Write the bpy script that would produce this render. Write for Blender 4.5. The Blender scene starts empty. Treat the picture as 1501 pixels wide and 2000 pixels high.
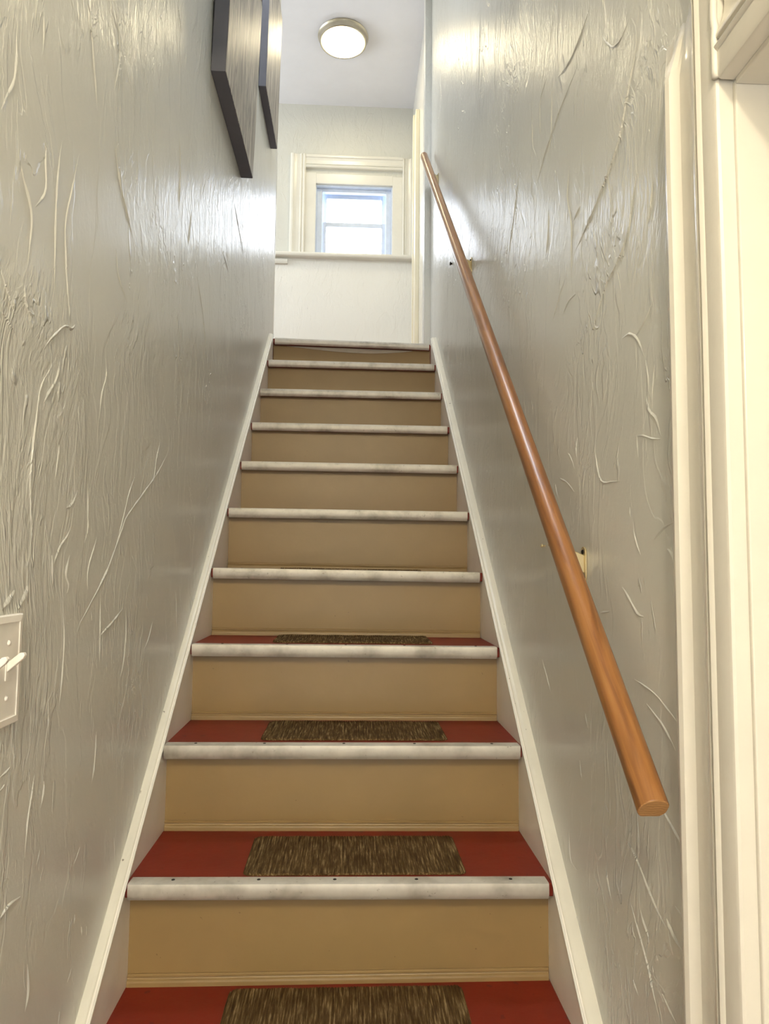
import bpy, bmesh, math, random
from mathutils import Vector, Matrix, noise
from math import sin, cos, pi, radians

S = bpy.context.scene
COL = S.collection

# ------------------------------------------------------------------ camera
F_PX, PITCH, YAW, ROLL = 1382.6, 0.07956, -0.04638, 0.009848
cam_data = bpy.data.cameras.new('camera')
cam_data.sensor_fit = 'HORIZONTAL'
cam_data.sensor_width = 36.0
cam_data.lens = F_PX / 1501.0 * 36.0
cam_data.clip_start = 0.02
cam_data.clip_end = 200
cam = bpy.data.objects.new('camera', cam_data)
COL.objects.link(cam)
fwd = Vector((-sin(YAW) * cos(PITCH), cos(YAW) * cos(PITCH), sin(PITCH)))
rgt = Vector((cos(YAW), sin(YAW), 0))
upv = rgt.cross(fwd)
r2 = cos(ROLL) * rgt + sin(ROLL) * upv
u2 = -sin(ROLL) * rgt + cos(ROLL) * upv
M = Matrix.Identity(4)
for i in range(3):
    M[i][0], M[i][1], M[i][2] = r2[i], u2[i], -fwd[i]
M.translation = Vector((0.0096, -1.1722, 0.8044))
cam.matrix_world = M
S.camera = cam

# ------------------------------------------------------------------ light and exposure
S.view_settings.view_transform = 'Standard'
S.view_settings.look = 'None'
S.view_settings.gamma = 1.0
S.view_settings.use_curve_mapping = False
S.view_settings.exposure = 0.0

world = bpy.data.worlds.new('overcast_sky')
S.world = world
world.use_nodes = True
bg = world.node_tree.nodes['Background']
bg.inputs['Color'].default_value = (0.86, 0.92, 1.0, 1)
bg.inputs['Strength'].default_value = 12.0

def lamp(name, kind, loc, energy, color, size=0.1, rot=None, size_y=None):
    d = bpy.data.lights.new(name, kind)
    d.energy = energy
    d.color = color
    if kind == 'POINT':
        d.shadow_soft_size = size
    if kind == 'AREA':
        d.shape = 'RECTANGLE' if size_y else 'DISK'
        d.size = size
        if size_y:
            d.size_y = size_y
    o = bpy.data.objects.new(name, d)
    o.location = loc
    if rot:
        o.rotation_euler = rot
    COL.objects.link(o)
    return o

# bulb of the entry hall's ceiling lamp, above and behind the photographer
lamp('entry_lamp', 'POINT', (-0.10, -2.10, 2.14), 80.0, (1.0, 0.87, 0.63), 0.07)
# added cool fill behind the camera, evening out the falloff up the stairs
lamp('entry_fill', 'AREA', (0.0, -2.46, 0.55), 16.0, (0.97, 0.98, 1.0), 0.7, (radians(90), 0, 0), 1.7)
# light of the upstairs ceiling lamp (its glowing diffuser is built below)
lamp('landing_lamp', 'AREA', (-0.085, 3.26, 4.262), 4.5, (1.0, 0.85, 0.54), 0.26)
# added overhead fill above the frame, lifting the dark upper steps and walls
lamp('stairwell_fill', 'AREA', (0.0, 1.15, 4.26), 24.0, (0.86, 0.92, 1.0), 0.4)
# added cool fill in the unseen hall on the left, brightening the landing
lamp('hall_fill', 'AREA', (-2.5, 3.3, 3.3), 40.0, (0.88, 0.94, 1.0), 0.9, (0, radians(-90), 0), 1.2)
# daylight: portal in the landing window, so the sky outside is sampled through it
pt = lamp('window_portal', 'AREA', (0.0, 4.16, 3.39), 1.0, (1, 1, 1), 0.56, (radians(-90), 0, 0), 0.62)
pt.data.cycles.is_portal = True

# ------------------------------------------------------------------ helpers
def tag(o, label=None, cat=None, group=None, kind=None):
    if label: o['label'] = label
    if cat: o['category'] = cat
    if group: o['group'] = group
    if kind: o['kind'] = kind
    return o

def empty(name, loc=(0, 0, 0)):
    e = bpy.data.objects.new(name, None)
    e.empty_display_size = 0.05
    e.location = loc
    COL.objects.link(e)
    return e

def obj(name, bm, mat, parent=None, smooth=False, bevel=0.0, seg=2, angle=40):
    me = bpy.data.meshes.new(name)
    bmesh.ops.recalc_face_normals(bm, faces=bm.faces[:])
    bm.to_mesh(me)
    bm.free()
    mats = mat if isinstance(mat, (list, tuple)) else [mat]
    for m in mats:
        me.materials.append(m)
    o = bpy.data.objects.new(name, me)
    COL.objects.link(o)
    if parent is not None:
        o.parent = parent
        p = parent
        off = Vector((0, 0, 0))
        while p is not None:
            off += p.location
            p = p.parent
        o.location = -off
        if parent.type == 'MESH':      # sub-part: parent mesh already carries its offset
            o.location = (0, 0, 0)
    if smooth:
        for p in me.polygons:
            p.use_smooth = True
    if bevel > 0:
        md = o.modifiers.new('bevel', 'BEVEL')
        md.width = bevel
        md.segments = seg
        md.limit_method = 'ANGLE'
        md.angle_limit = radians(angle)
        md.harden_normals = False
        for p in me.polygons:
            p.use_smooth = True
        try:
            me.set_sharp_from_angle(angle=radians(35))
        except Exception:
            pass
    return o

def box(bm, x0, x1, y0, y1, z0, z1, mi=0):
    v = [bm.verts.new((x, y, z)) for x in (x0, x1) for y in (y0, y1) for z in (z0, z1)]
    for f in ((0, 1, 3, 2), (4, 6, 7, 5), (0, 4, 5, 1), (2, 3, 7, 6), (0, 2, 6, 4), (1, 5, 7, 3)):
        fc = bm.faces.new([v[i] for i in f])
        fc.material_index = mi
    return v

def prism(bm, pts, axis, a, b):
    """extrude a 2-D outline; axis x: pts are (y,z), axis y: (x,z), axis z: (x,y)"""
    def P(p, t):
        return (t, p[0], p[1]) if axis == 'x' else ((p[0], t, p[1]) if axis == 'y' else (p[0], p[1], t))
    A = [bm.verts.new(P(p, a)) for p in pts]
    B = [bm.verts.new(P(p, b)) for p in pts]
    n = len(pts)
    for i in range(n):
        bm.faces.new((A[i], A[(i + 1) % n], B[(i + 1) % n], B[i]))
    bm.faces.new(A[::-1])
    bm.faces.new(B)
    return A, B

def tube(bm, path, prof):
    """sweep a closed profile [(u,v)] along a 3-D path; u sideways (world x), v up-normal"""
    rings = []
    n = len(path)
    for i, p in enumerate(path):
        p = Vector(p)
        t = (Vector(path[min(i + 1, n - 1)]) - Vector(path[max(i - 1, 0)])).normalized()
        side = Vector((1, 0, 0)) if abs(t.x) < 0.9 else Vector((0, 1, 0))
        side = (side - t * side.dot(t)).normalized()
        up = side.cross(t).normalized()
        rings.append([bm.verts.new(p + side * u + up * v) for u, v in prof])
    m = len(prof)
    for i in range(n - 1):
        for j in range(m):
            bm.faces.new((rings[i][j], rings[i][(j + 1) % m], rings[i + 1][(j + 1) % m], rings[i + 1][j]))
    bm.faces.new(rings[0][::-1])
    bm.faces.new(rings[-1])

def circ(r, n=16, flat=None):
    out = []
    for i in range(n):
        a = 2 * pi * i / n
        u, v = r * cos(a), r * sin(a)
        if flat is not None:
            v = max(v, -flat)
        out.append((u, v))
    return out

def lathe(bm, prof, cx, cy, cz, n=48):
    """revolve [(r,z)] about a vertical axis"""
    rings = []
    for r, z in prof:
        if r < 1e-6:
            rings.append([bm.verts.new((cx, cy, cz + z))])
        else:
            rings.append([bm.verts.new((cx + r * cos(2 * pi * i / n), cy + r * sin(2 * pi * i / n), cz + z)) for i in range(n)])
    for a, b in zip(rings, rings[1:]):
        for i in range(n):
            j = (i + 1) % n
            if len(a) == 1 and len(b) == 1: continue
            if len(a) == 1: bm.faces.new((a[0], b[j], b[i]))
            elif len(b) == 1: bm.faces.new((a[i], a[j], b[0]))
            else: bm.faces.new((a[i], a[j], b[j], b[i]))

# ------------------------------------------------------------------ materials
def srgb(r, g, b):
    f = lambda c: ((c / 255 + 0.055) / 1.055) ** 2.4 if c > 10 else c / 255 / 12.92
    return (f(r), f(g), f(b), 1)

class NT:
    def __init__(s, name):
        s.m = bpy.data.materials.new(name)
        s.m.use_nodes = True
        s.t = s.m.node_tree
        s.b = s.t.nodes['Principled BSDF']
        s.out = s.t.nodes['Material Output']
    def n(s, t, **k):
        x = s.t.nodes.new(t)
        for a, b in k.items():
            setattr(x, a, b)
        return x
    def l(s, a, b):
        s.t.links.new(a, b)
    def val(s, sock, v):
        if hasattr(v, 'links'): s.l(v, sock)
        else: sock.default_value = v
    def coords(s, scale=(1, 1, 1), rot=(0, 0, 0)):
        tc = s.n('ShaderNodeTexCoord')
        mp = s.n('ShaderNodeMapping')
        mp.inputs['Scale'].default_value = scale
        mp.inputs['Rotation'].default_value = rot
        s.l(tc.outputs['Object'], mp.inputs['Vector'])
        return mp.outputs['Vector']
    def noise(s, vec, scale, detail=3, rough=0.5, dist=0.0):
        x = s.n('ShaderNodeTexNoise')
        x.inputs['Scale'].default_value = scale
        x.inputs['Detail'].default_value = detail
        x.inputs['Roughness'].default_value = rough
        x.inputs['Distortion'].default_value = dist
        s.l(vec, x.inputs['Vector'])
        return x.outputs['Fac']
    def ramp(s, fac, stops):
        x = s.n('ShaderNodeValToRGB')
        e = x.color_ramp.elements
        e[0].position, e[0].color = stops[0]
        e[1].position, e[1].color = stops[-1]
        for p, c in stops[1:-1]:
            q = e.new(p)
            q.color = c
        s.l(fac, x.inputs['Fac'])
        return x.outputs['Color']
    def math(s, op, a, b=0.0, c=0.0, clamp=False):
        x = s.n('ShaderNodeMath', operation=op, use_clamp=clamp)
        s.val(x.inputs[0], a); s.val(x.inputs[1], b)
        if op in ('MULTIPLY_ADD', 'SMOOTH_MAX'): s.val(x.inputs[2], c)
        return x.outputs[0]
    def smooth(s, v, a, b):
        x = s.n('ShaderNodeMapRange', interpolation_type='SMOOTHSTEP')
        s.l(v, x.inputs['Value'])
        x.inputs['From Min'].default_value = a
        x.inputs['From Max'].default_value = b
        return x.outputs['Result']
    def mix(s, fac, a, b):
        x = s.n('ShaderNodeMix', data_type='RGBA')
        s.val(x.inputs['Factor'], fac)
        s.val(x.inputs['A'], a) if not hasattr(a, 'links') else s.l(a, x.inputs['A'])
        s.val(x.inputs['B'], b) if not hasattr(b, 'links') else s.l(b, x.inputs['B'])
        return x.outputs['Result']
    def bump(s, h, dist, strength=1.0, prev=None):
        x = s.n('ShaderNodeBump')
        x.inputs['Distance'].default_value = dist
        x.inputs['Strength'].default_value = strength
        s.l(h, x.inputs['Height'])
        if prev is not None: s.l(prev, x.inputs['Normal'])
        s.l(x.outputs['Normal'], s.b.inputs['Normal'])
        return x.outputs['Normal']
    def pbr(s, color=None, rough=0.5, metal=0.0, spec=0.5):
        if color is not None:
            if hasattr(color, 'links'): s.l(color, s.b.inputs['Base Color'])
            else: s.b.inputs['Base Color'].default_value = color
        s.val(s.b.inputs['Roughness'], rough)
        s.b.inputs['Metallic'].default_value = metal
        s.b.inputs['Specular IOR Level'].default_value = spec
        return s.m

def hexf(c, k):
    return (min(c[0] * k, 1), min(c[1] * k, 1), min(c[2] * k, 1), 1)

def paint(name, col, rough=0.4, var=0.06, bscale=40, bdist=0.0006, spec=0.5, dirt=None, dscale=30, dthr=(0.68, 0.74)):
    """brushed house paint: slight tone drift, orange-peel relief, optional small specks of wear"""
    t = NT(name)
    v = t.coords()
    n = t.noise(v, 6, 4, 0.6)
    c = t.ramp(n, [(0.3, hexf(col, 1 - var)), (0.7, hexf(col, 1 + var))])
    if dirt is not None:
        d = t.smooth(t.noise(v, dscale, 2, 0.5), *dthr)
        c = t.mix(d, c, dirt)
    t.bump(t.noise(v, bscale, 3, 0.6), bdist)
    return t.pbr(c, rough, 0, spec)

def plaster(name, col, rough=0.3, amt=1.0):
    """hand-trowelled plaster under semi-gloss paint, the trowel drawn mostly up and down"""
    t = NT(name)
    v0 = t.coords()
    # warp
    wn = t.n('ShaderNodeTexNoise'); wn.inputs['Scale'].default_value = 2.3; wn.inputs['Detail'].default_value = 2
    t.l(v0, wn.inputs['Vector'])
    vm = t.n('ShaderNodeVectorMath', operation='MULTIPLY_ADD')
    t.l(wn.outputs['Color'], vm.inputs[0]); vm.inputs[1].default_value = (0.22, 0.22, 0.22); t.l(v0, vm.inputs[2])
    def st(sx, sz):
        mp = t.n('ShaderNodeMapping'); mp.inputs['Scale'].default_value = (sx, sx, sz)
        t.l(vm.outputs[0], mp.inputs['Vector']); return mp.outputs['Vector']
    # long streaks
    a = t.noise(st(1, 0.27), 15, 3, 0.55, 0.5)
    ridge = t.math('ABSOLUTE', t.math('SUBTRACT', a, 0.5))
    ridge = t.smooth(ridge, 0.020, 0.0)
    mask = t.smooth(t.noise(st(1, 0.5), 3.2, 2, 0.5), 0.52, 0.64)
    ridge = t.math('MULTIPLY', ridge, mask)
    # short nicks
    b = t.noise(st(1, 0.22), 55, 2, 0.6, 0.6)
    nick = t.smooth(b, 0.60, 0.72)
    mask2 = t.smooth(t.noise(st(1, 0.6), 5.5, 2, 0.5), 0.50, 0.62)
    nick = t.math('MULTIPLY', nick, mask2)
    # trowel laps
    c_ = t.noise(st(1, 0.35), 5, 4, 0.55, 0.8)
    fine = t.noise(st(1, 0.4), 120, 3, 0.65)
    mid = t.noise(st(1, 0.30), 42, 4, 0.62, 0.5)
    mask3 = t.smooth(t.noise(st(1, 0.7), 2.4, 2, 0.5), 0.50, 0.64)
    sz_ = t.n('ShaderNodeSeparateXYZ'); t.l(v0, sz_.inputs[0])
    high = t.math('MULTIPLY', t.smooth(sz_.outputs['Z'], 1.35, 2.1), 0.75)     # rougher trowel work higher up
    mask3 = t.math('MAXIMUM', mask3, high)
    pn = t.noise(st(1, 0.28), 6.5, 5, 0.58, 0.6)
    lapA = t.smooth(pn, 0.485, 0.515)
    pn2 = t.noise(st(1, 0.30), 17, 4, 0.6, 0.7)
    lapB = t.math('MULTIPLY', t.smooth(pn2, 0.51, 0.55), t.smooth(t.noise(st(1, 0.6), 2.9, 2, 0.5), 0.44, 0.56))
    h = t.math('MULTIPLY', ridge, 1.1)
    h = t.math('MULTIPLY_ADD', lapA, t.math('MULTIPLY_ADD', high, 0.6, 0.30), h)
    h = t.math('MULTIPLY_ADD', lapB, 0.6, h)
    h = t.math('MULTIPLY_ADD', nick, 1.5, h)
    h = t.math('MULTIPLY_ADD', c_, 1.2, h)
    h = t.math('MULTIPLY_ADD', mid, t.math('MULTIPLY_ADD', mask3, 1.7, 0.10), h)
    h = t.math('MULTIPLY_ADD', fine, t.math('MULTIPLY_ADD', mask3, 0.7, 0.22), h)
    t.bump(h, 0.0016 * amt)
    tone = t.ramp(t.noise(v0, 1.7, 3), [(0.3, hexf(col, 0.97)), (0.7, hexf(col, 1.03))])
    return t.pbr(tone, rough, 0, 0.5)

WALL = srgb(210, 209, 201)
M_wall = plaster('plaster_wall_paint', WALL, 0.29)
M_backwall = plaster('plaster_back_wall_upper', srgb(214, 213, 204), 0.45, 0.6)
M_backlow = plaster('plaster_back_wall_lower', srgb(236, 234, 226), 0.45, 0.6)
M_ceil = paint('ceiling_paint', srgb(226, 226, 230), 0.6, 0.02)
M_white = paint('white_trim_gloss', srgb(232, 229, 218), 0.22, 0.03, 25, 0.0008)
M_trim = paint('cream_door_trim_gloss', srgb(219, 214, 202), 0.20, 0.03, 25, 0.0008)
M_cap = paint('stringer_cap_paint', srgb(222, 218, 204), 0.35, 0.06, 25, 0.001, dirt=srgb(120, 110, 95), dscale=60, dthr=(0.72, 0.78))
M_string = paint('stringer_paint', srgb(236, 231, 220), 0.33, 0.05, 18, 0.0012)
M_riser = paint('riser_tan_paint', srgb(143, 118, 76), 0.42, 0.05, 14, 0.0012, dirt=srgb(120, 96, 62), dscale=95, dthr=(0.76, 0.80))
M_red = paint('tread_red_paint', srgb(114, 32, 13), 0.50, 0.10, 30, 0.0006, spec=0.3, dirt=srgb(95, 30, 20), dscale=40)
M_floor = paint('floor_brown_paint', srgb(120, 80, 60), 0.4)

def m_metal():
    t = NT('scuffed_aluminium')
    v = t.coords()
    n = t.noise(v, 90, 4, 0.7)
    n2 = t.noise(v, 9, 4, 0.65)
    c = t.ramp(n2, [(0.3, srgb(158, 152, 140)), (0.5, srgb(196, 191, 180)), (0.7, srgb(212, 207, 196))])
    sp = t.smooth(n, 0.62, 0.72)
    c = t.mix(t.math('MULTIPLY', sp, 0.6), c, srgb(105, 95, 80))
    t.bump(n, 0.0002)
    r = t.math('MULTIPLY_ADD', n2, 0.25, 0.38)
    return t.pbr(c, r, 0.35, 0.5)
M_nose = m_metal()
def simple(name, col, rough, metal=0.0, spec=0.5):
    t = NT(name)
    n = t.noise(t.coords(), 30, 2)
    return t.pbr(t.ramp(n, [(0.3, hexf(col, 0.96)), (0.7, hexf(col, 1.04))]), rough, metal, spec)
M_screw = simple('dark_screw_steel', srgb(52, 47, 42), 0.45, 0.8)
M_brass = simple('bracket_brass', srgb(212, 196, 154), 0.3, 0.75)
M_dark = simple('charcoal_canvas_edge', srgb(108, 108, 116), 0.75)
M_switch = simple('switch_plastic', srgb(248, 243, 234), 0.3)
M_vinyl = simple('daylight_tinted_vinyl', srgb(214, 224, 240), 0.35)  # blue cast of the outside daylight is put into the sash colour
M_nickel = simple('brushed_nickel', srgb(190, 182, 162), 0.28, 0.9)

def m_glow():
    t = NT('lit_diffuser')
    t.b.inputs['Emission Color'].default_value = (1.0, 0.88, 0.58, 1)
    t.b.inputs['Emission Strength'].default_value = 3.4
    return t.pbr(srgb(240, 238, 230), 0.3)
M_glow = m_glow()

def m_glass():
    t = NT('window_glass')
    tr = t.n('ShaderNodeBsdfTransparent')
    gl = t.n('ShaderNodeBsdfGlossy'); gl.inputs['Roughness'].default_value = 0.02
    mx = t.n('ShaderNodeMixShader')
    fr = t.n('ShaderNodeFresnel'); fr.inputs['IOR'].default_value = 1.45
    t.l(fr.outputs[0], mx.inputs[0]); t.l(tr.outputs[0], mx.inputs[1]); t.l(gl.outputs[0], mx.inputs[2])
    t.l(mx.outputs[0], t.out.inputs['Surface'])
    t.t.nodes.remove(t.b)
    return t.m
M_glass = m_glass()

def m_rail():
    t = NT('varnished_handrail_wood')
    v = t.coords((1, 0.06, 0.06))
    tc = t.n('ShaderNodeTexCoord')
    mp = t.n('ShaderNodeMapping'); mp.inputs['Rotation'].default_value = (radians(-41.96), 0, 0)
    t.l(tc.outputs['Object'], mp.inputs['Vector'])
    mp2 = t.n('ShaderNodeMapping'); mp2.inputs['Scale'].default_value = (1, 0.07, 1)
    t.l(mp.outputs['Vector'], mp2.inputs['Vector'])
    g = t.noise(mp2.outputs['Vector'], 60, 5, 0.6, 1.2)
    big = t.noise(mp2.outputs['Vector'], 18, 3, 0.5, 0.8)
    c1 = t.ramp(g, [(0.3, srgb(116, 74, 38)), (0.55, srgb(150, 102, 56)), (0.75, srgb(164, 118, 70))])
    c = t.mix(t.math('MULTIPLY', t.smooth(big, 0.5, 0.72), 0.55), c1, srgb(112, 64, 32))
    t.bump(g, 0.0003)
    return t.pbr(c, 0.30, 0, 0.5)
M_rail = m_rail()
def m_railend():
    t = NT('sawn_rail_end_grain')
    v = t.coords()
    w = t.n('ShaderNodeTexWave', wave_type='BANDS', bands_direction='Z')
    w.inputs['Scale'].default_value = 90; w.inputs['Distortion'].default_value = 4; w.inputs['Detail'].default_value = 2
    t.l(v, w.inputs['Vector'])
    c = t.ramp(w.outputs['Fac'], [(0.0, srgb(150, 108, 62)), (1.0, srgb(186, 140, 86))])
    return t.pbr(c, 0.55)
M_railend = m_railend()

def m_mat():
    t = NT('ribbed_brown_carpet')
    v = t.coords()
    st = t.n('ShaderNodeMapping'); st.inputs['Scale'].default_value = (1, 0.06, 1)
    t.l(v, st.inputs['Vector'])
    n = t.noise(st.outputs['Vector'], 260, 3, 0.7)
    n2 = t.noise(v, 14, 4, 0.6)
    n3 = t.noise(v, 500, 2, 0.6)
    c = t.ramp(n, [(0.30, srgb(54, 39, 22)), (0.52, srgb(92, 72, 44)), (0.70, srgb(156, 136, 98))])
    c = t.mix(t.math('MULTIPLY', t.smooth(n2, 0.45, 0.65), 0.5), c, srgb(66, 48, 24))
    t.bump(n3, 0.0008)
    return t.pbr(c, 0.95, 0, 0.1)
M_mat = m_mat()

def m_print():
    """printed picture of weathered grey-brown planks"""
    t = NT('weathered_plank_print')
    v = t.coords()
    sep = t.n('ShaderNodeSeparateXYZ'); t.l(v, sep.inputs[0])
    st = t.n('ShaderNodeMapping'); st.inputs['Scale'].default_value = (1, 1, 0.10)
    t.l(v, st.inputs['Vector'])
    g = t.noise(st.outputs['Vector'], 34, 6, 0.62, 1.3)
    g2 = t.noise(st.outputs['Vector'], 9, 3, 0.5, 2.2)
    c = t.ramp(g, [(0.30, srgb(84, 76, 70)), (0.45, srgb(138, 130, 120)), (0.60, srgb(186, 178, 164)), (0.70, srgb(216, 210, 198))])
    rings = t.math('SINE', t.math('MULTIPLY', g2, 70.0))
    rm = t.math('MULTIPLY', t.smooth(rings, 0.2, 0.9), 0.42)
    c = t.mix(rm, c, srgb(96, 86, 78))
    pl = t.math('FRACT', t.math('MULTIPLY', sep.outputs['Y'], 4.3))
    seam = t.smooth(t.math('ABSOLUTE', t.math('SUBTRACT', pl, 0.5)), 0.485, 0.5)
    c = t.mix(t.math('MULTIPLY', seam, 0.6), c, srgb(70, 62, 56))
    return t.pbr(c, 0.42, 0, 0.4)
M_print = m_print()

# ------------------------------------------------------------------ the place: measures in metres
XL, XR = -0.43, 0.44          # plastered faces of the stairwell walls
RUN, NOSE, RISE, HW = 0.2475, 0.0327, 0.2, 0.409
CEIL_Z, BACK_Y = 4.335, 4.0
LAND_Z = 2.0
FLOOR_Z = -0.6
ZL = {1: .2018, 2: .3985, 3: .5988, 4: .7997, 5: 1.0018, 6: 1.1983, 7: 1.3974, 8: 1.6027, 9: 1.8085, 10: 1.9996}
ZR = {1: .1954, 2: .3960, 3: .5945, 4: .7936, 5: .9989, 6: 1.1962, 7: 1.3961, 8: 1.6016, 9: 1.8050, 10: 1.9869}
def zl(k): return ZL.get(k, k * RISE)
def zr(k): return ZR.get(k, k * RISE)

def struct(name, bm, mat, **k):
    o = obj(name, bm, mat, None, **k)
    o['kind'] = 'structure'
    return o

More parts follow.
